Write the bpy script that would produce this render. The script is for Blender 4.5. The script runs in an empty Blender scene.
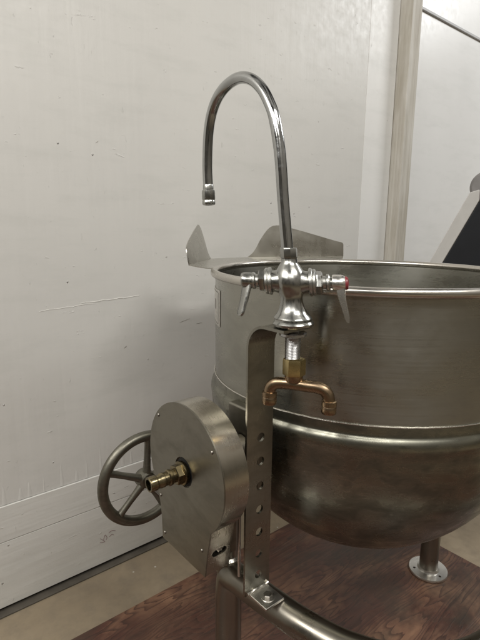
import bpy, bmesh, math, random
from mathutils import Vector, Matrix
random.seed(7)
R = math.radians
PI = math.pi
scene = bpy.context.scene

# ---------------------------------------------------------------- camera
CAM_H = 1.31
cam_d = bpy.data.cameras.new('camera')
cam = bpy.data.objects.new('camera', cam_d)
scene.collection.objects.link(cam)
cam_d.sensor_fit = 'VERTICAL'
cam_d.sensor_height = 36.0
cam_d.lens = 27.0
cam_d.clip_start = 0.01
cam_d.clip_end = 200
pitch, roll = R(11.0), R(0.6)
fw = Vector((0, math.cos(pitch), -math.sin(pitch)))
up = Vector((0, math.sin(pitch), math.cos(pitch)))
rt = Vector((1, 0, 0))
r2 = rt*math.cos(roll) + up*math.sin(roll)
u2 = up*math.cos(roll) - rt*math.sin(roll)
cam.matrix_world = Matrix(((r2.x, u2.x, -fw.x, 0), (r2.y, u2.y, -fw.y, 0), (r2.z, u2.z, -fw.z, CAM_H), (0, 0, 0, 1)))
cam_d.dof.use_dof = False
scene.camera = cam

# ---------------------------------------------------------------- ambient light, hall lamps and added fill lights
world = bpy.data.worlds.new("World")
scene.world = world
world.use_nodes = True
wn = world.node_tree.nodes; wl = world.node_tree.links
bg = wn['Background']
tc = wn.new('ShaderNodeTexCoord'); sp = wn.new('ShaderNodeSeparateXYZ'); cr = wn.new('ShaderNodeValToRGB')
wl.new(tc.outputs['Generated'], sp.inputs[0]); wl.new(sp.outputs['Z'], cr.inputs[0])
cr.color_ramp.elements[0].position = 0.0; cr.color_ramp.elements[0].color = (0.14, 0.125, 0.10, 1)
cr.color_ramp.elements[1].position = 0.9; cr.color_ramp.elements[1].color = (0.46, 0.44, 0.40, 1)
e = cr.color_ramp.elements.new(0.25); e.color = (0.20, 0.18, 0.15, 1)
# noise added to the ambient light, giving the steel pale and dark reflections
wm = wn.new('ShaderNodeMapping'); wm.inputs['Scale'].default_value = (1.0, 1.0, 0.35); wl.new(tc.outputs['Generated'], wm.inputs[0])
wno = wn.new('ShaderNodeTexNoise'); wno.inputs['Scale'].default_value = 3.2; wno.inputs['Detail'].default_value = 3; wl.new(wm.outputs[0], wno.inputs['Vector'])
wr = wn.new('ShaderNodeMapRange'); wl.new(wno.outputs['Fac'], wr.inputs[0])
for i_, v_ in enumerate((0.42, 0.60, 0.12, 2.6)): wr.inputs[i_+1].default_value = v_
wx = wn.new('ShaderNodeVectorMath'); wx.operation = 'SCALE'; wl.new(cr.outputs[0], wx.inputs[0]); wl.new(wr.outputs[0], wx.inputs['Scale'])
wl.new(wx.outputs[0], bg.inputs[0])
bg.inputs[1].default_value = 0.48

def area_light(name, loc, target, sx, sy, power, col):
    d = bpy.data.lights.new(name, 'AREA'); d.shape = 'RECTANGLE'; d.size = sx; d.size_y = sy
    d.energy = power; d.color = col
    o = bpy.data.objects.new(name, d); scene.collection.objects.link(o)
    o.location = loc
    o.rotation_euler = (Vector(target)-Vector(loc)).to_track_quat('-Z', 'Y').to_euler()
    return o
area_light('ceiling_or_fill_lamp', (1.35, -0.35, 3.5), (0.6, 0.9, 0.9), 1.6, 0.40, 44, (1.0, 0.975, 0.925))
area_light('ceiling_or_fill_lamp', (0.1, -1.9, 3.7), (0.2, 1.2, 0.9), 2.0, 0.5, 20, (1.0, 0.975, 0.93))  # added fill light behind the camera, evens out the kettle's shadow on the wall
area_light('ceiling_or_fill_lamp', (-1.9, -0.6, 3.2), (-0.1, 1.6, 0.8), 2.2, 1.0, 62, (1.0, 0.975, 0.93))  # added fill light from the left, brightens the wall beside the kettle
area_light('ceiling_or_fill_lamp', (3.9, 2.9, 3.7), (2.6, 3.4, 1.4), 1.4, 0.6, 60, (0.975, 0.985, 0.985))

scene.view_settings.view_transform = 'Standard'
scene.view_settings.look = 'None'
scene.view_settings.gamma = 1.0
scene.view_settings.exposure = 0.14

# ---------------------------------------------------------------- frame of the place: a along the wall, l towards the wall
KX, KY, ANG = 0.35, 1.33, R(39.5)
def W(a, l, z):
    return Vector((KX + a*math.cos(ANG) - l*math.sin(ANG), KY + a*math.sin(ANG) + l*math.cos(ANG), z))

def linkit(o): scene.collection.objects.link(o)
def finish(bm, ang=35):
    bmesh.ops.recalc_face_normals(bm, faces=bm.faces)
    for f in bm.faces: f.smooth = True
    for ed in bm.edges:
        if len(ed.link_faces) == 2:
            ed.smooth = ed.calc_face_angle(0) < R(ang)
def root(name, label, cat, a, l, z=0, group=None):
    o = bpy.data.objects.new(name, None); linkit(o)
    o.empty_display_size = 0.05
    o.location = W(a, l, z); o.rotation_euler = (0, 0, ANG)
    o['al'] = [a, l, z]
    o['label'] = label; o['category'] = cat
    if group: o['group'] = group
    return o
def base_of(o):
    while o.parent: o = o.parent
    return Vector(o['al'])
def obj(name, bm, mat, parent=None, label=None, ang=35, bevel=0, cutter=None, fin=True):
    """bm is in the a,l,z frame; parent is a root or part"""
    if fin: finish(bm, ang)
    me = bpy.data.meshes.new(name)
    off = base_of(parent) if parent else Vector((0, 0, 0))
    bmesh.ops.translate(bm, verts=bm.verts, vec=-off)
    bm.to_mesh(me); bm.free()
    for m in (mat if isinstance(mat, (list, tuple)) else [mat]): me.materials.append(m)
    o = bpy.data.objects.new(name, me); linkit(o)
    if parent: o.parent = parent
    else:
        o.location = W(0, 0, 0); o.rotation_euler = (0, 0, ANG)
    if label: o['label'] = label
    if bevel:
        b = o.modifiers.new('bevel', 'BEVEL'); b.width = bevel; b.segments = 3; b.limit_method = 'ANGLE'; b.angle_limit = R(40)
        b.harden_normals = True
    if cutter:
        cme = bpy.data.meshes.new('tmp')
        bmesh.ops.recalc_face_normals(cutter, faces=cutter.faces)
        bmesh.ops.translate(cutter, verts=cutter.verts, vec=-off)
        cutter.to_mesh(cme); cutter.free()
        c = bpy.data.objects.new('tmp', cme); linkit(c); c.parent = parent
        md = o.modifiers.new('cut', 'BOOLEAN'); md.object = c; md.operation = 'DIFFERENCE'; md.solver = 'EXACT'
        bpy.context.view_layer.update()
        dg = bpy.context.evaluated_depsgraph_get()
        nm = bpy.data.meshes.new_from_object(o.evaluated_get(dg))
        o.modifiers.clear(); o.data = nm; nm.name = name
        bpy.data.objects.remove(c); bpy.data.meshes.remove(cme); bpy.data.meshes.remove(me)
    return o

def BM(): return bmesh.new()
def box(bm, a0, a1, l0, l1, z0, z1, cuts=None, mi=0):
    vs = [bm.verts.new((x, y, z)) for x in (a0, a1) for y in (l0, l1) for z in (z0, z1)]
    for q in ((0, 1, 3, 2), (4, 6, 7, 5), (0, 4, 5, 1), (2, 3, 7, 6), (0, 2, 6, 4), (1, 5, 7, 3)):
        f = bm.faces.new([vs[i] for i in q]); f.material_index = mi
def basis(d):
    d = Vector(d).normalized()
    x = d.orthogonal().normalized()
    if abs(d.z) < 0.9: x = d.cross(Vector((0, 0, 1))).normalized()
    y = d.cross(x).normalized()
    return x, y, d
def lathe(bm, prof, org=(0, 0, 0), axis=(0, 0, 1), n=48, poly=None, rot=0.0, cap=True):
    """prof: (r, h) list. poly -> n-gon section flat sided"""
    x, y, d = basis(axis); org = Vector(org)
    rings = []
    for r, h in prof:
        if r < 1e-5:
            rings.append([bm.verts.new(org + d*h)])
        else:
            rings.append([bm.verts.new(org + d*h + (x*math.cos(rot+2*PI*k/n) + y*math.sin(rot+2*PI*k/n))*r) for k in range(n)])
    for i in range(len(rings)-1):
        A_, B_ = rings[i], rings[i+1]
        for k in range(n):
            k2 = (k+1) % n
            if len(A_) == 1 and len(B_) == 1: continue
            if len(A_) == 1: bm.faces.new((A_[0], B_[k], B_[k2]))
            elif len(B_) == 1: bm.faces.new((A_[k], A_[k2], B_[0]))
            else: bm.faces.new((A_[k], A_[k2], B_[k2], B_[k]))
    if cap:
        for rg in (rings[0], rings[-1]):
            if len(rg) > 2: bm.faces.new(rg)
    return bm
def smooth_path(pts, sub=8, closed=False):
    P = [Vector(p) for p in pts]; out = []
    n = len(P)
    for i in range(n if closed else n-1):
        if closed: p0, p1, p2, p3 = P[(i-1) % n], P[i], P[(i+1) % n], P[(i+2) % n]
        else: p0, p1, p2, p3 = P[max(i-1, 0)], P[i], P[i+1], P[min(i+2, n-1)]
        for k in range(sub):
            t = k/sub
            out.append(0.5*((2*p1) + (-p0+p2)*t + (2*p0-5*p1+4*p2-p3)*t*t + (-p0+3*p1-3*p2+p3)*t**3))
    if not closed: out.append(P[-1])
    return out
def tube(bm, pts, r, n=24, caps=True, closed=False, sx=1.0):
    P = [Vector(p) for p in pts]; N = len(P)
    rr = r if isinstance(r, (list, tuple)) else [r]*N
    rings = []; xprev = None
    for i in range(N):
        if closed: t = (P[(i+1) % N]-P[i-1]).normalized()
        else: t = (P[min(i+1, N-1)]-P[max(i-1, 0)]).normalized()
        if xprev is None: x = basis(t)[0]
        else: x = (xprev - t*xprev.dot(t)).normalized()
        xprev = x; y = t.cross(x)
        rings.append([bm.verts.new(P[i] + (x*math.cos(2*PI*k/n)*sx + y*math.sin(2*PI*k/n))*rr[i]) for k in range(n)])
    for i in range(N if closed else N-1):
        A_, B_ = rings[i], rings[(i+1) % N]
        for k in range(n):
            bm.faces.new((A_[k], A_[(k+1) % n], B_[(k+1) % n], B_[k]))
    if caps and not closed: bm.faces.new(rings[0]); bm.faces.new(rings[-1])
    return bm
def prism(bm, outline, d0, d1, f):
    """outline 2d, f(u,v,d)->3d"""
    a_ = [bm.verts.new(f(u, v, d0)) for u, v in outline]
    b_ = [bm.verts.new(f(u, v, d1)) for u, v in outline]
    n = len(outline)
    for i in range(n): bm.faces.new((a_[i], a_[(i+1) % n], b_[(i+1) % n], b_[i]))
    bm.faces.new(a_); bm.faces.new(b_)
    return bm

# ---------------------------------------------------------------- materials
def new_mat(name):
    m = bpy.data.materials.new(name); m.use_nodes = True
    nt = m.node_tree; return m, nt.nodes, nt.links, nt.nodes['Principled BSDF']
def mapping(N, Lk, scale, coord='Object', loc=(0, 0, 0), rot=(0, 0, 0)):
    t = N.new('ShaderNodeTexCoord'); mp = N.new('ShaderNodeMapping')
    mp.inputs['Scale'].default_value = scale; mp.inputs['Location'].default_value = loc; mp.inputs['Rotation'].default_value = rot
    Lk.new(t.outputs[coord], mp.inputs[0]); return mp.outputs[0]
def noise(N, Lk, vec, scale, detail=4, rough=0.5, dist=0.0):
    n = N.new('ShaderNodeTexNoise'); n.inputs['Scale'].default_value = scale; n.inputs['Detail'].default_value = detail
    n.inputs['Roughness'].default_value = rough; n.inputs['Distortion'].default_value = dist
    Lk.new(vec, n.inputs['Vector']); return n.outputs['Fac']
def ramp(N, Lk, fac, stops):
    c = N.new('ShaderNodeValToRGB'); els = c.color_ramp.elements
    els[0].position, els[0].color = stops[0][0], (*stops[0][1], 1)
    els[1].position, els[1].color = stops[-1][0], (*stops[-1][1], 1)
    for p, col in stops[1:-1]:
        e_ = els.new(p); e_.color = (*col, 1)
    Lk.new(fac, c.inputs[0]); return c.outputs[0]
def mixc(N, Lk, fac, a, b, mode='MIX'):
    m = N.new('ShaderNodeMix'); m.data_type = 'RGBA'; m.blend_type = mode
    for s, v in ((m.inputs[0], fac), (m.inputs[6], a), (m.inputs[7], b)):
        if isinstance(v, (int, float)): s.default_value = v
        elif isinstance(v, tuple): s.default_value = (*v, 1)
        else: Lk.new(v, s)
    return m.outputs[2]
def maprange(N, Lk, v, a, b, c, d):
    m = N.new('ShaderNodeMapRange'); Lk.new(v, m.inputs[0])
    for i, x in enumerate((a, b, c, d)): m.inputs[i+1].default_value = x
    return m.outputs[0]
def math_(N, Lk, op, a, b=None):
    m = N.new('ShaderNodeMath'); m.operation = op
    for i, v in enumerate((a, b)):
        if v is None: continue
        if isinstance(v, (int, float)): m.inputs[i].default_value = v
        else: Lk.new(v, m.inputs[i])
    return m.outputs[0]
def bump(N, Lk, h, strength, dist, prev=None):
    b = N.new('ShaderNodeBump'); b.inputs['Strength'].default_value = strength; b.inputs['Distance'].default_value = dist
    Lk.new(h, b.inputs['Height'])
    if prev is not None: Lk.new(prev, b.inputs['Normal'])
    return b.outputs[0]

def steel(name, col=(0.50, 0.47, 0.43), rough=0.33, brush=(400, 400, 6), bstr=0.12, stain=0.25, aniso=0.0, radial=False, stainscale=7, dark=0.45, loc=(0, 0, 0)):
    m, N, Lk, B = new_mat(name)
    B.inputs['Metallic'].default_value = 1.0
    if radial:
        t = N.new('ShaderNodeTexCoord'); s = N.new('ShaderNodeSeparateXYZ'); Lk.new(t.outputs['Object'], s.inputs[0])
        an = math_(N, Lk, 'ARCTAN2', s.outputs['Y'], s.outputs['X'])
        rad = math_(N, Lk, 'SQRT', math_(N, Lk, 'ADD', math_(N, Lk, 'MULTIPLY', s.outputs['X'], s.outputs['X']), math_(N, Lk, 'MULTIPLY', s.outputs['Y'], s.outputs['Y'])))
        cb = N.new('ShaderNodeCombineXYZ')
        Lk.new(math_(N, Lk, 'MULTIPLY', an, 2.5), cb.inputs[0]); Lk.new(math_(N, Lk, 'MULTIPLY', s.outputs['Z'], 900.0), cb.inputs[1])
        Lk.new(math_(N, Lk, 'MULTIPLY', rad, 500.0), cb.inputs[2])
        bv = cb.outputs[0]
    else:
        bv = mapping(N, Lk, brush, loc=loc)
    bn = noise(N, Lk, bv, 1.0, 3, 0.6)
    sv = mapping(N, Lk, (1, 1, 1.9), loc=loc)
    sn = noise(N, Lk, sv, stainscale, 7, 0.62, 0.4)
    sn2 = noise(N, Lk, sv, stainscale*5, 5, 0.6)
    st = maprange(N, Lk, sn, 0.46, 0.64, 0.0, 1.0)
    c = mixc(N, Lk, math_(N, Lk, 'MULTIPLY', st, stain), col, tuple(x*dark for x in col))
    c = mixc(N, Lk, math_(N, Lk, 'MULTIPLY', maprange(N, Lk, bn, 0.3, 0.7, 0, 1), 0.09), c, tuple(min(1, x*1.4) for x in col))
    c = mixc(N, Lk, math_(N, Lk, 'MULTIPLY', maprange(N, Lk, sn2, 0.5, 0.75, 0, 1), 0.25*min(1, stain*2)), c, tuple(x*0.6 for x in col))
    Lk.new(c, B.inputs['Base Color'])
    r1 = maprange(N, Lk, sn, 0.35, 0.68, rough-0.05, rough+0.10)
    r = math_(N, Lk, 'ADD', r1, maprange(N, Lk, bn, 0.3, 0.7, -0.03, 0.03))
    Lk.new(r, B.inputs['Roughness'])
    n1 = bump(N, Lk, bn, bstr, 0.0006)
    n2_ = bump(N, Lk, noise(N, Lk, sv, 9, 3, 0.5), 0.10, 0.004, n1)
    Lk.new(n2_, B.inputs['Normal'])
    if aniso:
        B.inputs['Anisotropic'].default_value = aniso
        tg = N.new('ShaderNodeTangent'); tg.direction_type = 'RADIAL'; tg.axis = 'Z'; B.inputs['Anisotropic Rotation'].default_value = 0.25
        Lk.new(tg.outputs[0], B.inputs['Tangent'])
    return m

M = {}
M['kettle'] = steel('brushed_kettle_steel', (0.38, 0.372, 0.33), 0.27, radial=True, bstr=0.015, stain=0.25, aniso=0.75, stainscale=5)
M['bowl'] = steel('stained_bowl_steel', (0.265, 0.26, 0.215), 0.27, radial=True, bstr=0.015, stain=0.65, aniso=0.5, stainscale=15, dark=0.35)
M['rim'] = steel('rim_steel', (0.60, 0.57, 0.52), 0.22, radial=True, bstr=0.05, stain=0.15)
M['lip'] = steel('lip_steel', (0.50, 0.485, 0.44), 0.28, (40, 40, 12), 0.0, 0.0)
M['gear'] = steel('gear_housing_steel', (0.27, 0.255, 0.215), 0.36, (8, 300, 10), 0.05, 0.35, stainscale=9)
M['gearrim'] = steel('gear_band_steel', (0.46, 0.425, 0.36), 0.23, (400, 9, 9), 0.0, 0.3, stainscale=9, dark=0.65)
M['strap'] = steel('strap_steel', (0.30, 0.29, 0.25), 0.30, (300, 300, 5), 0.12, 0.35, stainscale=10)
M['tube'] = steel('satin_tube_steel', (0.29, 0.27, 0.23), 0.30, (30, 30, 30), 0.0, 0.08)
M['foot'] = steel('polished_foot_steel', (0.74, 0.72, 0.68), 0.26, (60, 60, 60), 0.08, 0.25)
M['chrome'] = steel('worn_chrome', (0.37, 0.37, 0.35), 0.21, (60, 60, 60), 0.03, 0.25, stainscale=30, dark=0.65)
M['chromepipe'] = steel('chrome_pipe', (0.42, 0.425, 0.42), 0.12, (60, 60, 60), 0.02, 0.15, stainscale=30)
M['knurl'] = steel('pale_chrome', (0.50, 0.50, 0.475), 0.28, (900, 900, 900), 0.4, 0.2, stainscale=40)
M['brass'] = steel('yellow_brass', (0.62, 0.50, 0.25), 0.22, (90, 90, 90), 0.06, 0.35, stainscale=40, dark=0.5)
M['dullbrass'] = steel('dull_brass', (0.24, 0.20, 0.12), 0.24, (90, 90, 90), 0.08, 0.8, stainscale=60, dark=0.45)
M['copper'] = steel('aged_copper_brass', (0.33, 0.24, 0.155), 0.28, (90, 90, 90), 0.08, 0.6, stainscale=35, dark=0.5)
M['zinc'] = steel('threaded_zinc', (0.50, 0.50, 0.50), 0.25, (90, 90, 90), 0.05, 0.3, stainscale=40)
M['cast'] = steel('cast_wheel_metal', (0.215, 0.205, 0.17), 0.42, (200, 200, 200), 0.18, 0.5, stainscale=22, dark=0.6)

def plain(name, col, rough, metal=0.0, var=0.1, scale=20, bstr=0.0):
    m, N, Lk, B = new_mat(name)
    v = mapping(N, Lk, (1, 1, 1)); n = noise(N, Lk, v, scale, 5, 0.6)
    c = ramp(N, Lk, n, [(0.3, tuple(x*(1-var) for x in col)), (0.7, tuple(min(1, x*(1+var)) for x in col))])
    Lk.new(c, B.inputs['Base Color']); B.inputs['Roughness'].default_value = rough; B.inputs['Metallic'].default_value = metal
    if bstr: Lk.new(bump(N, Lk, n, bstr, 0.002), B.inputs['Normal'])
    return m
M['black'] = plain('black_recess', (0.012, 0.011, 0.010), 0.7)
M['red'] = plain('red_plastic', (0.20, 0.03, 0.035), 0.35, 0, 0.25, 200)
M['dark_panel'] = plain('dark_blue_grey_panel', (0.012, 0.014, 0.018), 0.45, 0, 0.2, 8)
M['frame_paint'] = plain('pale_grey_metal', (0.52, 0.51, 0.49), 0.45, 0.0, 0.08, 10)
M['greycap'] = plain('grey_plastic_cap', (0.20, 0.19, 0.185), 0.4, 0, 0.1, 30)
M['weld'] = steel('weld_bead', (0.75, 0.72, 0.66), 0.25, (300, 300, 300), 0.5, 0.2, stainscale=60)
M['bolt'] = steel('bolt_steel', (0.30, 0.28, 0.25), 0.32, (90, 90, 90), 0.1, 0.6, stainscale=60)
M['pencil'] = plain('faded_marker', (0.25, 0.16, 0.16), 0.8)
M['scratch'] = plain('scratch_grey', (0.33, 0.31, 0.28), 0.8)
M['scratchl'] = plain('paint_ridge', (0.70, 0.69, 0.65), 0.45)

def wall_paint(name, col, rough=0.42, strong=1.0, grain='v'):
    m, N, Lk, B = new_mat(name)
    v1 = mapping(N, Lk, (1, 1, 1))
    big = noise(N, Lk, v1, 1.3, 4, 0.5)
    # long paint-brush / plywood streaks
    st = (60, 60, 1.2) if grain == 'v' else (2.2, 2.2, 55)
    vs = mapping(N, Lk, st)
    streak = noise(N, Lk, vs, 1.0, 5, 0.6)
    ripple = noise(N, Lk, mapping(N, Lk, (14, 14, 1.0) if grain == 'v' else (1.5, 1.5, 16)), 1.0, 3, 0.5)
    mott = noise(N, Lk, v1, 26, 6, 0.65)
    # sparse nicks
    vo = N.new('ShaderNodeTexVoronoi'); vo.inputs['Scale'].default_value = 13
    Lk.new(mapping(N, Lk, (1.0, 1.0, 0.8)), vo.inputs['Vector'])
    dis = math_(N, Lk, 'ADD', vo.outputs['Distance'], math_(N, Lk, 'MULTIPLY', noise(N, Lk, v1, 90, 2), 0.05))
    nick = maprange(N, Lk, dis, 0.04, 0.07, 1.0, 0.0)
    sparse = maprange(N, Lk, noise(N, Lk, v1, 7.0, 2), 0.42, 0.47, 0, 1)
    nick = math_(N, Lk, 'MULTIPLY', nick, sparse)
    c = ramp(N, Lk, big, [(0.3, tuple(x*0.95 for x in col)), (0.7, tuple(min(1, x*1.03) for x in col))])
    c = mixc(N, Lk, math_(N, Lk, 'MULTIPLY', maprange(N, Lk, mott, 0.55, 0.8, 0, 1), 0.22), c, (col[0]*0.82, col[1]*0.81, col[2]*0.78))
    c = mixc(N, Lk, math_(N, Lk, 'MULTIPLY', nick, 0.30), c, (col[0]*0.55, col[1]*0.53, col[2]*0.48))
    sm = noise(N, Lk, mapping(N, Lk, (0.8, 0.8, 3.5)), 3.4, 6, 0.65)
    c = mixc(N, Lk, math_(N, Lk, 'MULTIPLY', maprange(N, Lk, sm, 0.50, 0.72, 0, 1), 0.5), c, (col[0]*0.84, col[1]*0.85, col[2]*0.84))
    Lk.new(c, B.inputs['Base Color'])
    Lk.new(maprange(N, Lk, mott, 0.3, 0.7, rough-0.06, rough+0.1), B.inputs['Roughness'])
    n1 = bump(N, Lk, streak, (0.16 if grain == 'v' else 0.35)*strong, 0.0014)
    n2_ = bump(N, Lk, ripple, 0.35*strong, 0.006, n1)
    n3 = bump(N, Lk, mott, 0.30*strong, 0.0018, n2_)
    # irregular scrapes and flaked spots
    wv = N.new('ShaderNodeVectorMath'); wv.operation = 'ADD'
    wno_ = N.new('ShaderNodeTexNoise'); wno_.inputs['Scale'].default_value = 5; Lk.new(v1, wno_.inputs['Vector'])
    Lk.new(mapping(N, Lk, (9, 9, 26), rot=(0, R(20), 0)), wv.inputs[0]); Lk.new(wno_.outputs['Color'], wv.inputs[1])
    sc1 = maprange(N, Lk, noise(N, Lk, wv.outputs[0], 1.6, 4, 0.7), 0.67, 0.71, 0, 1)
    sc2 = maprange(N, Lk, noise(N, Lk, mapping(N, Lk, (34, 34, 11), rot=(0, R(-35), 0), loc=(5, 2, 1)), 1.7, 5, 0.7), 0.68, 0.72, 0, 1)
    scr = math_(N, Lk, 'MAXIMUM', sc1, sc2)
    n3 = bump(N, Lk, scr, 0.6*strong, 0.0015, n3)
    c = mixc(N, Lk, math_(N, Lk, 'MULTIPLY', scr, 0.07), c, (col[0]*0.70, col[1]*0.68, col[2]*0.63))
    Lk.new(c, B.inputs['Base Color'])
    n4 = bump(N, Lk, nick, 1.0*strong, 0.004, n3)
    Lk.new(n4, B.inputs['Normal'])
    return m
M['wall'] = wall_paint('white_painted_plywood', (0.665, 0.655, 0.625))
M['kick'] = wall_paint('white_painted_planks', (0.70, 0.69, 0.655), 0.5, 1.3, 'h')
M['edgeboard'] = wall_paint('white_smooth_board', (0.79, 0.785, 0.765), 0.45, 0.6)
M['panel'] = wall_paint('white_insulated_panel', (0.80, 0.80, 0.79), 0.35, 0.25)

def post_mat():
    m, N, Lk, B = new_mat('weathered_limewashed_wood')
    g = noise(N, Lk, mapping(N, Lk, (45, 45, 1.4)), 1.0, 6, 0.65, 0.6)
    s = noise(N, Lk, mapping(N, Lk, (5, 5, 1.6)), 2.0, 4, 0.6)
    c = ramp(N, Lk, g, [(0.28, (0.34, 0.30, 0.24)), (0.5, (0.47, 0.44, 0.38)), (0.72, (0.57, 0.545, 0.49))])
    c = mixc(N, Lk, math_(N, Lk, 'MULTIPLY', maprange(N, Lk, s, 0.45, 0.7, 0, 1), 0.5), c, (0.66, 0.64, 0.60))
    Lk.new(c, B.inputs['Base Color']); B.inputs['Roughness'].default_value = 0.6
    Lk.new(bump(N, Lk, g, 0.4, 0.002), B.inputs['Normal']); return m
M['post'] = post_mat()

def floor_mat():
    m, N, Lk, B = new_mat('worn_sealed_concrete')
    v = mapping(N, Lk, (1, 1, 1))
    a = noise(N, Lk, v, 2.2, 7, 0.6, 0.5); b = noise(N, Lk, v, 14, 6, 0.65); f = noise(N, Lk, v, 160, 3, 0.6)
    c = ramp(N, Lk, a, [(0.3, (0.22, 0.172, 0.115)), (0.5, (0.30, 0.238, 0.160)), (0.72, (0.40, 0.32, 0.22))])
    c = mixc(N, Lk, math_(N, Lk, 'MULTIPLY', maprange(N, Lk, b, 0.45, 0.7, 0, 1), 0.45), c, (0.16, 0.135, 0.105))
    c = mixc(N, Lk, math_(N, Lk, 'MULTIPLY', f, 0.2), c, (0.34, 0.30, 0.24))
    vo = N.new('ShaderNodeTexVoronoi'); vo.inputs['Scale'].default_value = 11; Lk.new(v, vo.inputs['Vector'])
    sp_ = maprange(N, Lk, math_(N, Lk, 'ADD', vo.outputs['Distance'], math_(N, Lk, 'MULTIPLY', b, 0.05)), 0.06, 0.075, 1, 0)
    sp_ = math_(N, Lk, 'MULTIPLY', sp_, maprange(N, Lk, noise(N, Lk, v, 5, 2), 0.5, 0.53, 0, 1))
    c = mixc(N, Lk, sp_, c, (0.55, 0.52, 0.46))
    Lk.new(c, B.inputs['Base Color'])
    Lk.new(maprange(N, Lk, b, 0.3, 0.7, 0.38, 0.6), B.inputs['Roughness'])
    n1 = bump(N, Lk, f, 0.15, 0.001); Lk.new(bump(N, Lk, b, 0.2, 0.003, n1), B.inputs['Normal'])
    return m
M['floor'] = floor_mat()

def ply_mat():
    m, N, Lk, B = new_mat('dark_stained_plywood')
    v = mapping(N, Lk, (0.6, 3.2, 1))
    base = noise(N, Lk, v, 1.7, 3.5, 0.5, 0.35)
    fine = noise(N, Lk, mapping(N, Lk, (3.0, 40, 1)), 2.0, 5, 0.6)
    w = math_(N, Lk, 'ADD', math_(N, Lk, 'MULTIPLY', base, 30.0), math_(N, Lk, 'MULTIPLY', fine, 0.9))
    fr = math_(N, Lk, 'FRACT', w)
    # asymmetric late-wood line
    c1 = ramp(N, Lk, fr, [(0.0, (0.105, 0.042, 0.028)), (0.45, (0.088, 0.036, 0.025)), (0.80, (0.062, 0.028, 0.020)), (0.93, (0.042, 0.020, 0.016)), (1.0, (0.095, 0.040, 0.027))])
    patch = noise(N, Lk, mapping(N, Lk, (1, 1.6, 1)), 3.2, 6, 0.6, 0.3)
    c2 = mixc(N, Lk, math_(N, Lk, 'MULTIPLY', maprange(N, Lk, patch, 0.46, 0.64, 0, 1), 0.85), c1, mixc(N, Lk, maprange(N, Lk, fr, 0.5, 0.95, 0, 1), (0.33, 0.185, 0.11), (0.11, 0.052, 0.032)))
    lm = maprange(N, Lk, noise(N, Lk, mapping(N, Lk, (1, 1, 1), loc=(9, 4, 0)), 4.5, 5, 0.6), 0.44, 0.64, 0, 0.55)
    c2 = mixc(N, Lk, lm, c2, mixc(N, Lk, fine, (0.060, 0.030, 0.022), (0.125, 0.066, 0.045)))
    patch2 = noise(N, Lk, mapping(N, Lk, (1, 1.2, 1), loc=(3, 7, 0)), 2.6, 6, 0.65, 0.4)
    c3 = mixc(N, Lk, math_(N, Lk, 'MULTIPLY', maprange(N, Lk, patch2, 0.48, 0.62, 0, 1), 0.75), c2, (0.046, 0.037, 0.027))
    c4 = mixc(N, Lk, math_(N, Lk, 'MULTIPLY', maprange(N, Lk, fine, 0.45, 0.75, 0, 1), 0.30), c3, (0.16, 0.085, 0.055))
    g3 = noise(N, Lk, mapping(N, Lk, (14, 160, 1)), 1.0, 6, 0.7)
    c4 = mixc(N, Lk, math_(N, Lk, 'MULTIPLY', maprange(N, Lk, g3, 0.56, 0.72, 0, 1), 0.35), c4, (0.20, 0.13, 0.09))
    dust = noise(N, Lk, mapping(N, Lk, (1, 1, 1)), 75, 6, 0.75)
    c4 = mixc(N, Lk, math_(N, Lk, 'MULTIPLY', maprange(N, Lk, dust, 0.64, 0.74, 0, 1), 0.5), c4, (0.26, 0.20, 0.15))
    Lk.new(c4, B.inputs['Base Color'])
    Lk.new(maprange(N, Lk, patch, 0.3, 0.7, 0.30, 0.52), B.inputs['Roughness'])
    n1 = bump(N, Lk, fr, 0.25, 0.0012); Lk.new(bump(N, Lk, fine, 0.3, 0.001, n1), B.inputs['Normal'])
    return m
M['ply'] = ply_mat()

# ---------------------------------------------------------------- floor
bm = BM(); box(bm, -9, 12, -9, 7, -0.05, 0.0)
fl = obj('floor', bm, M['floor']); fl['kind'] = 'structure'

# ---------------------------------------------------------------- walls
WL = 0.81
wall = root('wall', 'white painted plywood wall with plank kick boards behind the kettle', 'wall', -0.5, WL)
bm = BM(); box(bm, -4.0, 1.03, WL, WL+0.06, 0.392, 3.6)
def ridge(bm, pts, w, h, mi):
    # small raised or scored line on the wall face: a thin ribbon following pts (a, z)
    top = []; bot = []
    for i, (a, z) in enumerate(pts):
        k = math.sin(PI*i/(len(pts)-1)); ww = w*(0.25+0.75*k)*random.uniform(0.6, 1.2)
        top.append(bm.verts.new((a, WL-h, z+ww))); bot.append(bm.verts.new((a, WL-h, z-ww)))
    tw = [bm.verts.new((v.co.x, WL+0.001, v.co.z+0.001)) for v in top]; bw = [bm.verts.new((v.co.x, WL+0.001, v.co.z-0.001)) for v in bot]
    for i in range(len(pts)-1):
        for q in ((top[i], top[i+1], bot[i+1], bot[i]), (tw[i], tw[i+1], top[i+1], top[i]), (bot[i], bot[i+1], bw[i+1], bw[i])):
            bm.faces.new(q).material_index = mi
def wline(a0, z0, a1, z1, n=9, j=0.002):
    return [(a0+(a1-a0)*i/n, z0+(z1-z0)*i/n+random.uniform(-j, j)) for i in range(n+1)]
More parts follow.
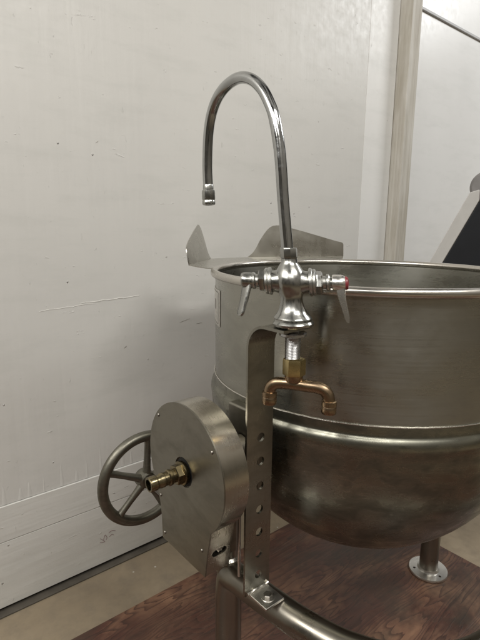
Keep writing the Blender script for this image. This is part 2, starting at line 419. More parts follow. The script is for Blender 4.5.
# thick paint runs just above the planks
for i in range(26):
    a = -1.5 + i*0.047 + random.uniform(-0.015, 0.015); h = random.uniform(0.02, 0.11); w = random.uniform(0.003, 0.011); n_ = 8
    cols = []
    for k in range(n_+1):
        t = k/n_; z = 0.3925 + h*t; ww = w*(1-t)**0.6 + 0.0004; hh = 0.0011*(1-t)**0.7 + 0.0001
        cols.append([bm.verts.new((a-ww, WL+0.0005, z)), bm.verts.new((a-ww*0.45, WL-hh, z)), bm.verts.new((a+ww*0.45, WL-hh, z)), bm.verts.new((a+ww, WL+0.0005, z))])
    for k in range(n_):
        for q in range(3): bm.faces.new((cols[k][q], cols[k][q+1], cols[k+1][q+1], cols[k+1][q]))
obj('plywood_panel', bm, M['wall'], wall, ang=60)
bm = BM(); ridge(bm, wline(-0.50, 1.046, -0.275, 1.052, 14), 0.0012, 0.0012, 0); ridge(bm, wline(-0.64, 1.030, -0.45, 1.040, 12), 0.0008, 0.001, 0)
obj('paint_ridge', bm, M['scratchl'], wall)
for a, z, da, dz, w in ((-0.345, 0.86, 0.012, 0.008, 0.0022), (-0.10, 0.93, 0.05, 0.01, 0.0012), (-0.16, 1.19, 0.008, 0.004, 0.0016), (0.11, 1.62, 0.0, 0.02, 0.0012), (-0.42, 1.58, 0.01, 0.006, 0.001), (0.42, 1.30, 0.01, 0.01, 0.0015), (-0.02, 0.915, 0.03, 0.0, 0.001)):
    bm = BM(); ridge(bm, wline(a, z, a+da, z+dz, 5, 0.001), w, 0.0006, 0)
    obj('scratch', bm, M['scratch'], wall)
bm = BM(); box(bm, -4.0, 1.03, WL-0.006, WL+0.05, 0.262, 0.390); obj('plank', bm, M['kick'], wall, bevel=0.002)
bm = BM(); box(bm, -4.0, 1.03, WL-0.005, WL+0.05, 0.019, 0.2600); obj('plank', bm, M['kick'], wall, bevel=0.002)
bm = BM(); box(bm, -4.0, 1.03, WL+0.012, WL+0.07, 0.0, 0.0185); obj('shadow_gap_strip', bm, M['black'], wall)
bm = BM(); box(bm, -4.0, 1.03, WL-0.030, WL+0.010, 0.0005, 0.006); obj('threshold_strip', bm, plain('dark_grey_threshold', (0.10, 0.088, 0.072), 0.5, 0, 0.25, 12), wall, bevel=0.001)
bm = BM(); box(bm, 1.0302, 1.272, WL-0.0015, WL+0.06, 0.0, 3.6); obj('edge_board', bm, M['edgeboard'], wall, bevel=0.001)
# faded scribble low on the planks
def scrib(pts):
    bm = BM()
    for v in range(1):
        tube(bm, smooth_path([(a, WL-0.0055, z) for a, z in pts], 5), 0.0009, 6)
    obj('faded_marking', bm, M['pencil'], wall)
scrib([(-0.475, 0.128), (-0.457, 0.108), (-0.476, 0.112)]); scrib([(-0.462, 0.118), (-0.455, 0.135), (-0.448, 0.122), (-0.452, 0.112)])
scrib([(-0.440, 0.138), (-0.425, 0.142), (-0.412, 0.135)]); scrib([(-0.438, 0.120), (-0.428, 0.126), (-0.420, 0.120)])

post = root('wooden_post', 'weathered pale wooden post between the plywood wall and the white panel', 'post', 1.28, WL)
bm = BM(); box(bm, 1.277, 1.368, WL-0.072, WL+0.05, 0.0, 3.6); obj('post_board', bm, M['post'], post, bevel=0.004)
pw = root('panel_wall', 'smooth bright white panel wall right of the wooden post', 'wall', 3.0, WL)
bm = BM(); box(bm, 1.370, 7.0, WL, WL+0.06, 0.0, 3.6); obj('wall_panel', bm, M['panel'], pw)
bm = BM(); box(bm, 1.370, 7.0, WL-0.012, WL-0.0005, 2.478, 2.492); obj('joint_trim', bm, plain('grey_trim', (0.42, 0.42, 0.42), 0.5, 0.0), pw, bevel=0.002)

# ---------------------------------------------------------------- plywood board under the kettle
bd = BM(); box(bd, -3.2, 0.665, -1.9, 0.535, 0.0, 0.018)
bo = obj('plywood_board', bd, M['ply'], None, bevel=0.0015)
bo['label'] = 'dark red-brown stained plywood sheet lying on the concrete under the kettle'; bo['category'] = 'plywood board'
ZB = 0.018

# ---------------------------------------------------------------- equipment at right
def WX(x, y, z):   # world point to a,l frame
    dx, dy = x-KX, y-KY
    return Vector((dx*math.cos(ANG)+dy*math.sin(ANG), -dx*math.sin(ANG)+dy*math.cos(ANG), z))
c0 = WX(1.3, 2.25, 0)
eq = root('inclined_machine', 'slanted dark panel with pale grey edge and rounded cap behind the kettle', 'machine', c0.x, c0.y)
yA, yB = 2.0, 2.5
def quadprism(pts, y0, y1, name, mat, bev=0.003):
    bm = BM(); prism(bm, pts, y0, y1, lambda u, v, d: WX(u+(d-yA)*0.60, d, v)); obj(name, bm, mat, eq, bevel=bev)
dx, dz = 0.133, 0.269
def sl(t, off): return (0.787+dx*t+off, 1.186+dz*t)
quadprism([sl(-1.6, 0), sl(1.0, 0), sl(1.08, 0.058), sl(-1.6, 0.052)], yA, yA+0.03, 'edge_rail', M['frame_paint'])
quadprism([sl(-1.6, 0), sl(1.0, 0), sl(1.08, 0.058), sl(-1.6, 0.052)], yB-0.03, yB, 'edge_rail', M['frame_paint'])
quadprism([sl(-1.5, 0.0535), sl(1.05, 0.0595), (1.60, 1.46), (1.60, 0.78)], yA+0.006, yB-0.006, 'dark_panel', M['dark_panel'])
bm = BM(); lathe(bm, [(0.0, -0.01), (0.052, -0.01), (0.062, 0.0), (0.062, 0.50), (0.052, 0.51), (0.0, 0.51)], WX(0.985, yA-0.003, 1.478), (WX(0.6, 1, 0)-WX(0, 0, 0)), 32); obj('roller_cap', bm, M['greycap'], eq)
for lx in (1.42, 1.58):
    for ly in (yA+0.05, yB-0.05):
        bm = BM(); q = WX(lx+(ly-yA)*0.6, ly, 0); lathe(bm, [(0.035, 0.0), (0.035, 0.012), (0.02, 0.014), (0.02, 0.86)], q, (0, 0, 1), 20); obj('leg', bm, M['frame_paint'], eq)

# ---------------------------------------------------------------- tilting kettle
kt = root('tilting_kettle', 'large stainless steel tilting kettle with handwheel, gear housing and gooseneck faucet', 'kettle', 0, 0)
ZR = 1.19
# shell: outside up, over, and down the inside (real wall thickness)
def arc(cx, cz, r, a0, a1, n): return [(cx+r*math.cos(R(a0+(a1-a0)*i/n)), cz+r*math.sin(R(a0+(a1-a0)*i/n))) for i in range(n+1)]
RW = 0.419
prof = [(RW, 0.905), (RW, 0.95), (RW, 1.0), (RW, 1.06), (RW, 1.12), (RW, 1.165), (RW+0.0015, ZR-0.012)]
inner = [(RW-0.003, ZR-0.011), (RW-0.004, 1.15), (RW-0.004, 1.05), (RW-0.004, 0.95), (RW-0.004, 0.86)] + [(x, z) for x, z in arc(0, 0.88, RW-0.012, 0, -88, 22)][1:] + [(0.0, 0.88-RW+0.012)]
bm = BM(); lathe(bm, prof + inner, n=128, cap=False)
shell = obj('kettle_shell', bm, M['kettle'], kt, ang=60)
bm = BM()
tube(bm, [( (RW+0.003)*math.cos(2*PI*k/160), (RW+0.003)*math.sin(2*PI*k/160), ZR-0.002) for k in range(160)], 0.0105, 16, closed=True)
obj('rim', bm, M['rim'], kt)
# outer jacket: weld lip, sloped shoulder, bulge, hemisphere
jk = [(RW+0.0004, 0.9135), (RW+0.002, 0.913), (RW+0.0022, 0.911), (RW+0.0024, 0.900), (RW+0.0026, 0.893), (RW+0.0034, 0.8905), (RW+0.0060, 0.8875), (RW+0.0090, 0.8835), (RW+0.0108, 0.8785), (RW+0.0118, 0.8725), (RW+0.0120, 0.867), (RW+0.0115, 0.861), (RW+0.0100, 0.855)]
rj = RW+0.0085
jk += [(rj*math.cos(R(t)), 0.85+0.965*rj*math.sin(R(t))) for t in range(-2, -90, -2)] + [(0.0, 0.85-0.965*rj)]
bm = BM(); lathe(bm, jk, n=128, cap=False); obj('steam_jacket', bm, M['bowl'], kt, ang=50)
bm = BM()
tube(bm, [((RW+0.0015)*math.cos(2*PI*k/160), (RW+0.0015)*math.sin(2*PI*k/160), 0.9145+0.0003*math.sin(k*2.7)) for k in range(160)], 0.0015, 8, closed=True)
obj('weld_seam', bm, M['weld'], kt)
# drain under the bowl is hidden; small label plate on the shell, left
def curved_plate(name, th0, th1, z0, z1, r, t, mat, inset=0.0, parent=kt):
    bm = BM(); n = 12; cols = []
    for i in range(n+1):
        th = th0+(th1-th0)*i/n
        cols.append([bm.verts.new((rr*math.cos(th), rr*math.sin(th), z)) for rr, z in ((r, z0), (r+t, z0), (r+t, z1), (r, z1))])
    for i in range(n):
        for k in range(4): bm.faces.new((cols[i][k], cols[i+1][k], cols[i+1][(k+1) % 4], cols[i][(k+1) % 4]))
    bm.faces.new(cols[0]); bm.faces.new(cols[-1])
    return obj(name, bm, mat, parent, bevel=0.0008)
thp = R(180-39.5+1.0)
M['plate'] = steel('label_plate_steel', (0.66, 0.64, 0.60), 0.35, (90, 90, 90), 0.1, 0.3, stainscale=40)
M['ink'] = plain('etched_dark_ink', (0.22, 0.21, 0.19), 0.6)
lab = curved_plate('label_plate', thp-0.02, thp+0.28, 1.055, 1.150, RW, 0.0016, M['plate'])
curved_plate('printed_border', thp+0.235, thp+0.245, 1.062, 1.143, RW+0.0016, 0.0004, M['ink'], parent=lab)
curved_plate('printed_border', thp+0.02, thp+0.235, 1.060, 1.063, RW+0.0016, 0.0004, M['ink'], parent=lab)
curved_plate('printed_border', thp+0.02, thp+0.235, 1.142, 1.145, RW+0.0016, 0.0004, M['ink'], parent=lab)
curved_plate('printed_emblem', thp+0.11, thp+0.17, 1.095, 1.122, RW+0.0016, 0.0004, M['ink'], parent=lab)

# pouring lip: flat plate joined to the rim and two side wings closing towards the wall
LT = 0.0022
left_in, left_out = Vector((-0.345, 0.365)), Vector((-0.125, 0.560))
right_out, right_in = Vector((0.040, 0.560)), Vector((0.415, 0.415))
def rimpt(a): return Vector((0.425*math.cos(a), 0.425*math.sin(a)))
bm = BM()
outer = []
for i in range(11): outer.append(left_in.lerp(left_out, i/10))
for i in range(1, 5): outer.append(left_out.lerp(right_out, i/5))
for i in range(11): outer.append(right_out.lerp(right_in, i/10))
angs = [R(138 - (138-48)*i/(len(outer)-1)) for i in range(len(outer))]
rows = []
for p, an in zip(outer, angs):
    q = rimpt(an); rw_ = []
    for s in (0.0, 0.33, 0.66, 1.0):
        pp = q.lerp(p, s); rw_.append((pp.x, pp.y, ZR+0.004 + 0.006*s*s))
    rows.append(rw_)
tv = [[bm.verts.new(c) for c in r_] for r_ in rows]; bv = [[bm.verts.new((c[0], c[1], c[2]-LT)) for c in r_] for r_ in rows]
for i in range(len(rows)-1):
    for k in range(3):
        bm.faces.new((tv[i][k], tv[i][k+1], tv[i+1][k+1], tv[i+1][k])); bm.faces.new((bv[i][k], bv[i+1][k], bv[i+1][k+1], bv[i][k+1]))
    bm.faces.new((tv[i][3], bv[i][3], bv[i+1][3], tv[i+1][3])); bm.faces.new((tv[i][0], tv[i+1][0], bv[i+1][0], bv[i][0]))
for i in (0, len(rows)-1):
    for k in range(3): bm.faces.new((tv[i][k], tv[i][k+1], bv[i][k+1], bv[i][k]))
lip = obj('pouring_lip', bm, M['lip'], kt, ang=50)
def wing(p0, p1, hs, lean, label):
    """p0 kettle end, p1 spout end; hs (s, h) outline of the top edge"""
    bm = BM(); d = (p1-p0).normalized(); nrm = Vector((-d.y, d.x))
    if nrm.dot(p0) < 0: nrm = -nrm
    hp = smooth_path([(s, h, 0) for s, h in hs], 6)
    rows = []
    for q in hp:
        s, h = q.x, max(q.y, 0.0005); c = p0.lerp(p1, s); z0 = ZR+0.0085
        col = []
        for k in range(7):
            t = k/6
            # rolls up out of the plate with a small radius
            z = z0 + h*t; o = lean*(t**1.3)*h/0.115
            col.append((c.x+nrm.x*o, c.y+nrm.y*o, z))
        rows.append(col)
    f = [[bm.verts.new(c) for c in r_] for r_ in rows]
    g = [[bm.verts.new((c[0]+nrm.x*LT, c[1]+nrm.y*LT, c[2])) for c in r_] for r_ in rows]
    for i in range(len(rows)-1):
        for k in range(6):
            bm.faces.new((f[i][k], f[i][k+1], f[i+1][k+1], f[i+1][k])); bm.faces.new((g[i][k], g[i+1][k], g[i+1][k+1], g[i][k+1]))
        bm.faces.new((f[i][6], g[i][6], g[i+1][6], f[i+1][6])); bm.faces.new((f[i][0], f[i+1][0], g[i+1][0], g[i][0]))
    for i in (0, len(rows)-1):
        for k in range(6): bm.faces.new((f[i][k], f[i][k+1], g[i][k+1], g[i][k]))
    obj('side_wing', bm, M['lip'], lip, label=label, ang=50)
wing(left_in, left_out, [(0.0, 0.012), (0.02, 0.045), (0.10, 0.062), (0.35, 0.088), (0.62, 0.112), (0.70, 0.116), (0.77, 0.106), (0.84, 0.070), (0.90, 0.026), (1.0, 0.0)], 0.022, None)
wing(right_in, right_out, [(0.0, 0.048), (0.02, 0.055), (0.10, 0.062), (0.35, 0.088), (0.60, 0.112), (0.70, 0.118), (0.78, 0.108), (0.86, 0.070), (0.93, 0.024), (1.0, 0.0)], 0.010, None)

# trunnion plates and shafts between bowl and gear housing / far bearing
for sgn, lab_ in ((-1, None), (1, None)):
    bm = BM(); box(bm, sgn*0.405, sgn*0.444, -0.055, 0.055, 0.70, 0.90)
    tp = obj('trunnion_plate', bm, M['gear'], kt, bevel=0.006)
    bm = BM(); lathe(bm, [(0.036, 0.0), (0.036, 0.085)], (sgn*0.447, 0.0, 0.80), (sgn, 0, 0), 32); obj('trunnion_shaft', bm, M['tube'], tp)

# frame tube: U round the camera side, turning down into legs
ZT = 0.475; rt_ = 0.0335
path = [(-0.457, 0.03, 0.30), (-0.457, 0.03, 0.40), (-0.457, 0.022, 0.452), (-0.466, -0.012, ZT-0.001), (-0.462, -0.06, ZT), (-0.455, -0.13, ZT), (-0.445, -0.21, ZT), (-0.418, -0.31, ZT), (-0.355, -0.405, ZT), (-0.25, -0.472, ZT), (-0.12, -0.50, ZT), (0.0, -0.498, ZT), (0.12, -0.484, ZT), (0.25, -0.445, ZT), (0.35, -0.38, ZT), (0.425, -0.30, ZT), (0.463, -0.21, ZT), (0.478, -0.13, ZT), (0.485, -0.06, ZT), (0.488, -0.02, ZT-0.006), (0.488, -0.011, 0.44), (0.488, -0.011, 0.40), (0.488, -0.011, 0.30)]
bm = BM(); tube(bm, smooth_path(path, 7), rt_, 32)
fr = obj('frame_tube', bm, M['tube'], kt, ang=60)
def foot_leg(a, l):
    bm = BM(); lathe(bm, [(rt_, ZB+0.016), (rt_, 0.305)], (a, l, 0), n=40)
    lg = obj('leg', bm, M['tube'], kt)
    cut = BM()
    for k in range(3):
        an = R(20+120*k); lathe(cut, [(0.0048, -0.01), (0.0048, 0.04)], (a+0.053*math.cos(an), l+0.053*math.sin(an), ZB), n=16)
    bm = BM(); lathe(bm, [(0.0, 0.0), (0.069, 0.0), (0.071, 0.002), (0.071, 0.008), (0.0695, 0.0105), (0.040, 0.0125), (0.0375, 0.016), (0.0365, 0.022), (0.0, 0.022)], (a, l, ZB+0.0005), n=64)
    obj('foot_flange', bm, M['foot'], lg, cutter=cut)
foot_leg(-0.457, 0.03); foot_leg(0.488, -0.011)
# columns up to the bearings
for a, l in ((-0.459, 0.035), (0.488, 0.0)):
    bm = BM(); lathe(bm, [(0.027, ZT-0.01), (0.027, 0.74)], (a, l, 0), n=32); cl_ = obj('column', bm, M['tube'], kt)
    bm = BM(); lathe(bm, [(0.027, ZT+0.020), (0.034, ZT+0.026), (0.0335, ZT+0.031), (0.027, ZT+0.036)], (a, l, 0), n=32); obj('weld_seam', bm, M['weld'], cl_)
bm = BM(); lathe(bm, [(0.0, 0), (0.085, 0), (0.09, 0.005), (0.09, 0.055), (0.085, 0.06), (0, 0.06)], (0.462, 0.0, 0.80), (1, 0, 0), 48); obj('bearing_housing', bm, M['gear'], kt)

# ---- gear housing
GA0, GA1 = -0.602, -0.538
gc = Vector((0.006, 0.799)); gr = 0.143
ol = []
a_start, a_end = -47, 214   # degrees in (l, z) plane, from lower right over the top to lower left
for i in range(61):
    an = R(a_start+(a_end-a_start)*i/60)
    ol.append((gc.x+gr*math.cos(an), gc.y+gr*math.sin(an)))
# l increases to the left in the picture: mirror so that "right" is -l
ol = [(-(u-gc.x)+gc.x, v) for u, v in ol]
pr = ol[0]; pl = ol[-1]
ol += [(0.108, 0.672), (0.102, 0.640), (0.100, 0.583), (-0.072, 0.583), (-0.080, 0.640)]
bm = BM(); prism(bm, ol, GA0+0.004, GA1, lambda u, v, d: (d, u, v))
cut = BM()
# bolt slot low on the camera-side flank
ls = []
for i in range(13): ls.append((-0.583+0.011*math.cos(R(90+180*i/12))+0.006, 0.632+0.0085*math.sin(R(90+180*i/12))))
for i in range(13): ls.append((-0.560+0.011*math.cos(R(-90+180*i/12)), 0.632+0.0085*math.sin(R(-90+180*i/12))))
prism(cut, ls, -0.12, -0.045, lambda u, v, d: (u, d, v))
gear = obj('gear_housing', bm, M['gearrim'], kt, ang=30, cutter=cut)
cut = BM(); lathe(cut, [(0.0335, -0.05), (0.0335, 0.05)], (GA0, 0.006, 0.79), (-1, 0, 0), 40)
bm = BM(); prism(bm, [(gc.x+(u-gc.x)*1.008, gc.y+(v-gc.y)*1.004) for u, v in ol], GA0, GA0+0.0035, lambda u, v, d: (d, u, v))
cover = obj('cover_plate', bm, M['gear'], gear, ang=30, cutter=cut)
bm = BM(); lathe(bm, [(0.0, 0), (0.032, 0)], (GA0+0.0034, 0.006, 0.79), (-1, 0, 0), 40, cap=False); obj('bore', bm, M['black'], gear)
for l, z in ((0.108, 0.888), (-0.098, 0.876), (0.105, 0.690), (-0.062, 0.640), (0.090, 0.600)):
    bm = BM(); lathe(bm, [(0.0042, -0.001), (0.0042, 0.0008), (0.003, 0.0022), (0.0, 0.0025)], (GA0, l, z), (-1, 0, 0), 16); obj('screw', bm, M['bolt'], gear)
bm = BM(); lathe(bm, [(0.0095, -0.02), (0.0095, 0.004), (0.006, 0.006), (0, 0.006)], (-0.562, -0.068, 0.634), (0, -1, 0), 6); obj('bolt', bm, M['bolt'], gear, ang=20)
bm = BM(); box(bm, -0.597, -0.545, -0.066, -0.055, 0.615, 0.65); obj('slot_recess', bm, M['black'], gear)

# brass hose nipple on the trunnion
bx = (-1, 0.02, -0.02)
bm = BM(); lathe(bm, [(0.0, 0), (0.024, 0.0), (0.026, 0.003), (0.026, 0.010), (0.020, 0.012)], (GA0+0.002, 0.006, 0.79), bx, 32)
bf = obj('brass_fitting', bm, M['dullbrass'], kt)
bm = BM(); lathe(bm, [(0.018, 0.008), (0.0225, 0.010), (0.0225, 0.024), (0.020, 0.0255), (0.0, 0.0255)], (GA0+0.002, 0.006, 0.79), bx, 6, rot=0.3); obj('hex_nut', bm, M['dullbrass'], bf, ang=20)
bm = BM(); lathe(bm, [(0.0145, 0.02), (0.0145, 0.032), (0.017, 0.034), (0.0175, 0.040), (0.0150, 0.042)], (GA0+0.002, 0.006, 0.79), bx, 32); obj('collar', bm, M['dullbrass'], bf)
bm = BM(); lathe(bm, [(0.0, 0.03), (0.0145, 0.03), (0.0142, 0.050), (0.0155, 0.0515), (0.0155, 0.060), (0.0142, 0.062), (0.0142, 0.068), (0.0158, 0.070), (0.0158, 0.084), (0.0148, 0.0855), (0.0115, 0.0855), (0.0112, 0.060), (0.0, 0.060)], (GA0+0.002, 0.006, 0.79), bx, 40); obj('hose_nipple', bm, M['dullbrass'], bf)
bm = BM(); lathe(bm, [(0.0, 0.0612), (0.0108, 0.0612)], (GA0+0.002, 0.006, 0.79), bx, 24, cap=False); obj('nipple_bore', bm, M['black'], bf)

# ---- handwheel behind the gear housing
HC = Vector((-0.524, 0.334, 0.606)); HR = 0.125; HT = 0.0145
bm = BM(); tube(bm, [(HC.x+HR*math.cos(2*PI*k/96), HC.y, HC.z+HR*math.sin(2*PI*k/96)) for k in range(96)], HT, 20, closed=True)
hw = obj('handwheel', bm, M['cast'], kt)
bm = BM(); lathe(bm, [(0.0, -0.022), (0.018, -0.022), (0.0235, -0.018), (0.027, -0.004), (0.027, 0.010), (0.022, 0.018), (0.0, 0.018)], HC, (0, 1, 0), 32); obj('hub', bm, M['cast'], hw)
for k in range(5):
    an = R(83+72*k)
    d = Vector((math.cos(an), 0, math.sin(an)))
    pts = [HC+d*t + Vector((0, -0.010*(1-t/HR), 0)) for t in (0.012, 0.04, 0.07, 0.10, 0.119)]
    bm = BM(); tube(bm, pts, [0.0125, 0.0105, 0.0092, 0.0095, 0.0115], 16); obj('spoke', bm, M['cast'], hw)
bm = BM(); lathe(bm, [(0.0105, 0.0), (0.0105, 0.245)], (HC.x, 0.10, HC.z), (0, 1, 0), 24); obj('shaft', bm, M['bolt'], hw)
bm = BM(); lathe(bm, [(0.030, 0.0), (0.030, 0.05), (0.022, 0.065), (0.022, 0.11)], (HC.x, 0.07, HC.z), (0, 1, 0), 32); obj('worm_bearing', bm, M['gear'], hw)
bm = BM(); box(bm, GA1-0.001, -0.480, -0.03, 0.10, 0.565, 0.86); obj('gear_bracket', bm, M['gear'], kt, bevel=0.004)

# ---- faucet strap with holes
SA, SL, SW, ST = -0.484, -0.104, 0.072, 0.0055
ztop, rb = 1.124, 0.048
pp = [(SL, 0.512)] + [(SL, 0.512+(ztop-rb-0.512)*i/12) for i in range(1, 13)]
for i in range(1, 13):
    an = R(180-90*i/12); pp.append((SL-rb-rb*math.cos(an), ztop-rb+rb*math.sin(an)))
pp += [(SL-rb-0.03, ztop), (-0.204, ztop)]
# note: the bend leans from the wall side towards the camera side (-l)
def strip(bm, pp, a0, a1, th):
    rows = []
    for i, (l, z) in enumerate(pp):
        p0 = Vector(pp[max(i-1, 0)]); p1 = Vector(pp[min(i+1, len(pp)-1)]); t = (p1-p0).normalized(); nn = Vector((-t.y, t.x))
        q = Vector((l, z)); i_, o_ = q-nn*th/2, q+nn*th/2
        rows.append([bm.verts.new((a0, i_.x, i_.y)), bm.verts.new((a1, i_.x, i_.y)), bm.verts.new((a1, o_.x, o_.y)), bm.verts.new((a0, o_.x, o_.y))])
    for i in range(len(rows)-1):
        for k in range(4): bm.faces.new((rows[i][k], rows[i][(k+1) % 4], rows[i+1][(k+1) % 4], rows[i+1][k]))
    bm.faces.new(rows[0]); bm.faces.new(rows[-1])
bm = BM(); strip(bm, pp, SA-SW/2, SA+SW/2, ST)
cut = BM()
for z in (0.877, 0.823, 0.766, 0.710, 0.656, 0.603, 0.551):
    lathe(cut, [(0.0098, -0.03), (0.0098, 0.03)], (SA+0.003, SL, z), (0, 1, 0), 24)
strap = obj('faucet_bracket', bm, M['strap'], kt, ang=30, cutter=cut)
bm = BM(); strip(bm, [(SL+0.001, 0.545), (SL-0.0058, 0.545), (SL-0.0058, 0.5455)], 0, 0.001, 0.001) if False else None
bm.free() if bm else None
bm = BM(); box(bm, SA-0.025, SA+0.029, SL-0.060, SL-0.002, ZT+rt_+0.001, ZT+rt_+0.007); ft = obj('bracket_foot', bm, M['foot'], strap, bevel=0.0015)
bm = BM(); tube(bm, [(SA-0.031+0.062*i/10, SL-0.0045, ZT+rt_+0.0085+random.uniform(-.001, .001)) for i in range(11)], 0.0042, 10); obj('weld_seam', bm, M['weld'], strap)
bm = BM(); lathe(bm, [(0.0105, 0), (0.0105, 0.007), (0.009, 0.0085), (0, 0.0085)], (SA+0.002, SL-0.036, ZT+rt_+0.0068), n=6, rot=0.4); obj('bolt', bm, M['bolt'], strap, ang=20)
bm = BM(); lathe(bm, [(0.015, 0), (0.015, 0.0015), (0.0, 0.0015)], (SA+0.002, SL-0.036, ZT+rt_+0.0066), n=32); obj('washer', bm, M['foot'], strap)
# thin rod beside the strap
bm = BM(); lathe(bm, [(0.0035, 0.0), (0.0035, 0.17)], (-0.498, -0.060, 0.525), n=12); obj('locating_rod', bm, M['foot'], kt)

# ---- faucet
FA, FL = -0.481, -0.19
FZ = ztop+ST/2
ax = lambda x, y: Vector((x*math.cos(ANG)+y*math.sin(ANG), -x*math.sin(ANG)+y*math.cos(ANG), 0))   # world direction -> a,l frame
F0 = Vector((FA, FL, 0))
FSH = ax(0.0, 0)
bm = BM(); lathe(bm, [(0.0, FZ+0.016), (0.0345, FZ+0.016), (0.0355, FZ+0.0185), (0.0335, FZ+0.022), (0.029, FZ+0.0265), (0.0240, FZ+0.036), (0.0210, FZ+0.047), (0.0205, FZ+0.056), (0.0235, FZ+0.064), (0.0280, FZ+0.073), (0.0305, FZ+0.084), (0.0290, FZ+0.095), (0.0240, FZ+0.106), (0.0185, FZ+0.115), (0.0150, FZ+0.120), (0.0145, FZ+0.127), (0.0, FZ+0.127)], F0, n=48)
fa = obj('faucet', bm, M['chrome'], kt)
bm = BM(); lathe(bm, [(0.0, 0.0), (0.034, 0.0), (0.0375, 0.003), (0.0385, 0.007), (0.0365, 0.010), (0.035, 0.0115), (0.0345, 0.0155), (0.0, 0.0155)], F0+Vector((0, 0, FZ+0.0003)), n=48); obj('escutcheon', bm, M['chrome'], fa)
bm = BM(); lathe(bm, [(0.0125, 0.0), (0.0155, 0.001), (0.0162, 0.003), (0.0162, 0.017), (0.0155, 0.0195), (0.0115, 0.020), (0, 0.02)], F0+Vector((0, 0.0, FZ+0.1265)), (0, 0.0, 1), n=8, rot=0.2); obj('spout_nut', bm, M['chrome'], fa, ang=25)
# gooseneck
gp = [(0.0225, 1.275), (0.0265, 1.300), (0.036, 1.359), (0.047, 1.439), (0.063, 1.501), (0.0775, 1.531), (0.100, 1.561), (0.131, 1.584), (0.167, 1.594), (0.204, 1.589), (0.236, 1.572), (0.258, 1.543), (0.270, 1.502), (0.274, 1.441), (0.271, 1.395)]
gp = [(0.019, 1.252)] + gp
gv = smooth_path([F0+Vector((0, l, z)) for l, z in gp], 8)
bm = BM(); tube(bm, gv, 0.0110, 24); obj('gooseneck_spout', bm, M['chromepipe'], fa, ang=60)
tip = F0+Vector((0, 0.271, 1.395)); td = (tip-(F0+Vector((0, 0.274, 1.441)))).normalized()
bm = BM(); lathe(bm, [(0.0105, -0.005), (0.0115, -0.003), (0.0118, 0.006), (0.0140, 0.008), (0.0145, 0.012), (0.0145, 0.026), (0.0138, 0.028), (0.0138, 0.030), (0.0145, 0.031), (0.0145, 0.037), (0.0125, 0.039), (0.009, 0.039), (0.0, 0.034)], tip, td, 32); obj('aerator', bm, M['chrome'], fa)
# valve arms
Dw = Vector((0.985, -0.17, 0)); Dd = ax(Dw.x, Dw.y); zc = FZ+0.0845
Cv = F0+Vector((0, 0, zc))
def valve(sgn, handle):
    d = Dd*sgn
    bm = BM(); lathe(bm, [(0.0255, 0.000), (0.0250, 0.012), (0.0225, 0.021), (0.0198, 0.028), (0.0195, 0.036), (0.0, 0.036)], Cv, d, 40, cap=False); obj('valve_arm', bm, M['chrome'], fa)
    bm = BM(); lathe(bm, [(r_*1.13, h_) for r_, h_ in [(0.0195, 0.0335), (0.0222, 0.0345), (0.0228, 0.037), (0.0222, 0.0395), (0.0205, 0.0410), (0.0215, 0.0425), (0.0212, 0.0455), (0.0180, 0.0480), (0.0, 0.048)]], Cv, d, 44); obj('bonnet_ring', bm, M['knurl'], fa)
    bm = BM(); lathe(bm, [(r_*1.13, h_) for r_, h_ in [(0.0180, 0.0475), (0.0185, 0.049), (0.0185, 0.0565), (0.0150, 0.059), (0.0, 0.059)]], Cv, d, 6, rot=0.25); obj('bonnet_nut', bm, M['chrome'], fa, ang=25)
    bm = BM(); lathe(bm, [(r_*1.13, h_) for r_, h_ in [(0.0105, 0.058), (0.0105, 0.064), (0.0135, 0.066), (0.0140, 0.0695), (0.0110, 0.0725), (0.0, 0.0725)]], Cv, d, 32); obj('stem', bm, M['knurl'], fa)
valve(-1, 'left'); valve(1, 'right')
def lever(hub_c, d, root_c, dirs, wvec, widths, thick, mat, capmat=None):
    """hub cylinder plus a tapered bent blade, one mesh"""
    bm = BM()
    lathe(bm, [(0.0, -0.014), (0.0135, -0.014), (0.0148, -0.012), (0.0150, 0.002), (0.0140, 0.006), (0.0122, 0.009), (0.0, 0.0095)], hub_c, d, 28)
    pts = smooth_path(dirs, 5); n = len(pts); rows = []
    wv = Vector(wvec).normalized()
    for i, p in enumerate(pts):
        t = (pts[min(i+1, n-1)]-pts[max(i-1, 0)]).normalized(); nn = t.cross(wv).normalized()
        k = i/(n-1); w = widths[0]+(widths[1]-widths[0])*k
        if k > 0.85: w *= math.sqrt(max(0.05, 1-((k-0.85)/0.15)**2*0.8))
        th = thick*(1-0.35*k)
        rows.append([bm.verts.new(p+wv*w*cx+nn*th*cy) for cx, cy in ((-1, -0.3), (-0.8, -1), (0.8, -1), (1, -0.3), (1, 0.3), (0.8, 1), (-0.8, 1), (-1, 0.3))])
    for i in range(n-1):
        for k in range(8): bm.faces.new((rows[i][k], rows[i][(k+1) % 8], rows[i+1][(k+1) % 8], rows[i+1][k]))
    bm.faces.new(rows[0]); bm.faces.new(rows[-1])
    return bm
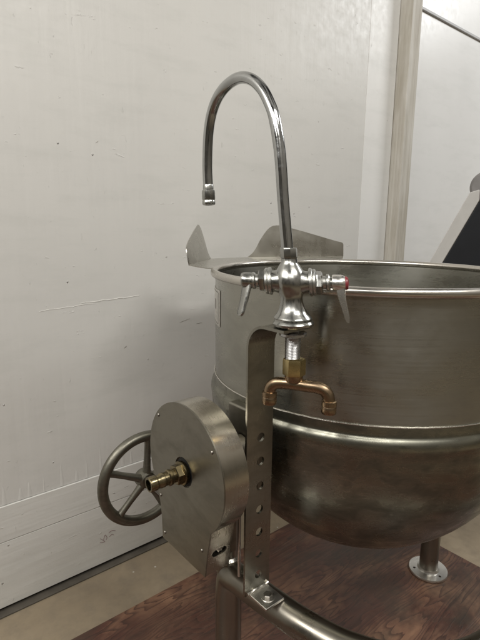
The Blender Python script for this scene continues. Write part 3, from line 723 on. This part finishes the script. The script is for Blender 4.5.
# left lever
hl = Cv - Dd*0.083
V = lambda x, y, z: ax(x, y)+Vector((0, 0, z))
bm = lever(hl, -Dd, None, [hl+V(0.002, -0.004, -0.004), hl+V(-0.003, -0.008, -0.022), hl+V(-0.010, -0.012, -0.046), hl+V(-0.017, -0.015, -0.064)], V(0.62, -0.78, 0.0), (0.0125, 0.0085), 0.0038, None)
obj('lever_handle', bm, M['chrome'], fa, ang=50)
hr = Cv + Dd*0.090
bm = lever(hr, Dd, None, [hr+V(-0.001, -0.006, -0.004), hr+V(0.000, -0.008, -0.022), hr+V(0.004, -0.010, -0.044), hr+V(0.009, -0.012, -0.070)], V(0.93, -0.36, 0.0), (0.0085, 0.0045), 0.0038, None)
obj('lever_handle', bm, M['foot'], fa, ang=50)
bm = BM(); lathe(bm, [(0.0122, 0.0), (0.0122, 0.003), (0.011, 0.0055), (0.007, 0.007), (0.0, 0.0075)], hr+Dd*0.0085, Dd, 28); obj('red_index_button', bm, M['red'], fa)
bm = BM(); lathe(bm, [(0.0103, 0.0), (0.0115, 0.012)], Cv+Dd*0.069, Dd, 28); obj('handle_collar', bm, M['chrome'], fa)

# the whole faucet leans a little towards the wall on its bracket
piv = F0+Vector((0, 0, FZ)); lean = Matrix.Translation(piv) @ Matrix(((1, 0, 0, 0), (0, 1, 0.13, 0), (0, 0, 1, 0), (0, 0, 0, 1))) @ Matrix.Translation(-piv)
for o_ in [fa]+list(fa.children):
    nm_ = o_.name.split('.')[0]
    if nm_ not in ('gooseneck_spout', 'aerator', 'escutcheon'): o_.data.transform(lean)
    if nm_ == 'escutcheon': o_.data.transform(Matrix.Translation(piv) @ Matrix.Rotation(R(-2.0), 4, 'X') @ Matrix.Translation(-piv+Vector((0, 0, 0.001))))
# shank, nut and copper inlet below
bm = BM()
pr_ = [(0.0, 1.055)]
z = 1.055
while z < FZ-0.001:
    pr_ += [(0.0138, z), (0.0146, z+0.0008), (0.0138, z+0.0016)]; z += 0.002
pr_ += [(0.0, z)]
lathe(bm, pr_, F0, n=32); obj('threaded_shank', bm, M['zinc'], fa, ang=80)
bm = BM(); lathe(bm, [(0.024, 0), (0.026, 0.0015), (0.026, 0.006), (0.022, 0.009), (0.0, 0.009)], F0+Vector((0, 0, 1.1105)), n=32); obj('lock_nut', bm, M['zinc'], fa)
N0 = F0+ax(0.004, 0)
bm = BM(); lathe(bm, [(0.0185, 1.033), (0.0215, 1.035), (0.0218, 1.037), (0.0218, 1.062), (0.0208, 1.066), (0.0165, 1.068), (0.0, 1.068)], N0, n=6, rot=0.52); nut = obj('brass_nut', bm, M['brass'], fa, ang=25)
bm = BM(); lathe(bm, [(0.0, 1.018), (0.0155, 1.022), (0.0175, 1.028), (0.0175, 1.035)], N0, n=32); obj('nut_collar', bm, M['copper'], fa)
T = N0+Vector((0, 0, 1.014)); D2 = ax(0.95, -0.30)
tp_ = [T-D2*0.047+V(0, 0, -0.038), T-D2*0.047+V(0, 0, -0.020), T-D2*0.044+V(0, 0, -0.008), T-D2*0.034+V(0, 0, 0.0), T-D2*0.018+V(0, 0, 0.002), T+V(0, 0, 0.002), T+D2*0.024+V(0, 0, 0.001), T+D2*0.048+V(0, 0, 0.0), T+D2*0.062+V(0, 0, -0.007), T+D2*0.068+V(0, 0, -0.020), T+D2*0.069+V(0, 0, -0.043)]
bm = BM(); tube(bm, smooth_path(tp_, 6), 0.0118, 24); it = obj('inlet_pipe', bm, M['copper'], fa, ang=60)
for q in (tp_[0], tp_[-1]):
    bm = BM(); lathe(bm, [(0.0118, 0.021), (0.0143, 0.0195), (0.0148, 0.016), (0.0148, 0.011), (0.0136, 0.010), (0.0145, 0.008), (0.0145, -0.003), (0.0136, -0.005), (0.010, -0.005), (0.0, 0.0)], q, (0, 0, 1), 28); obj('inlet_socket', bm, M['copper'], fa)
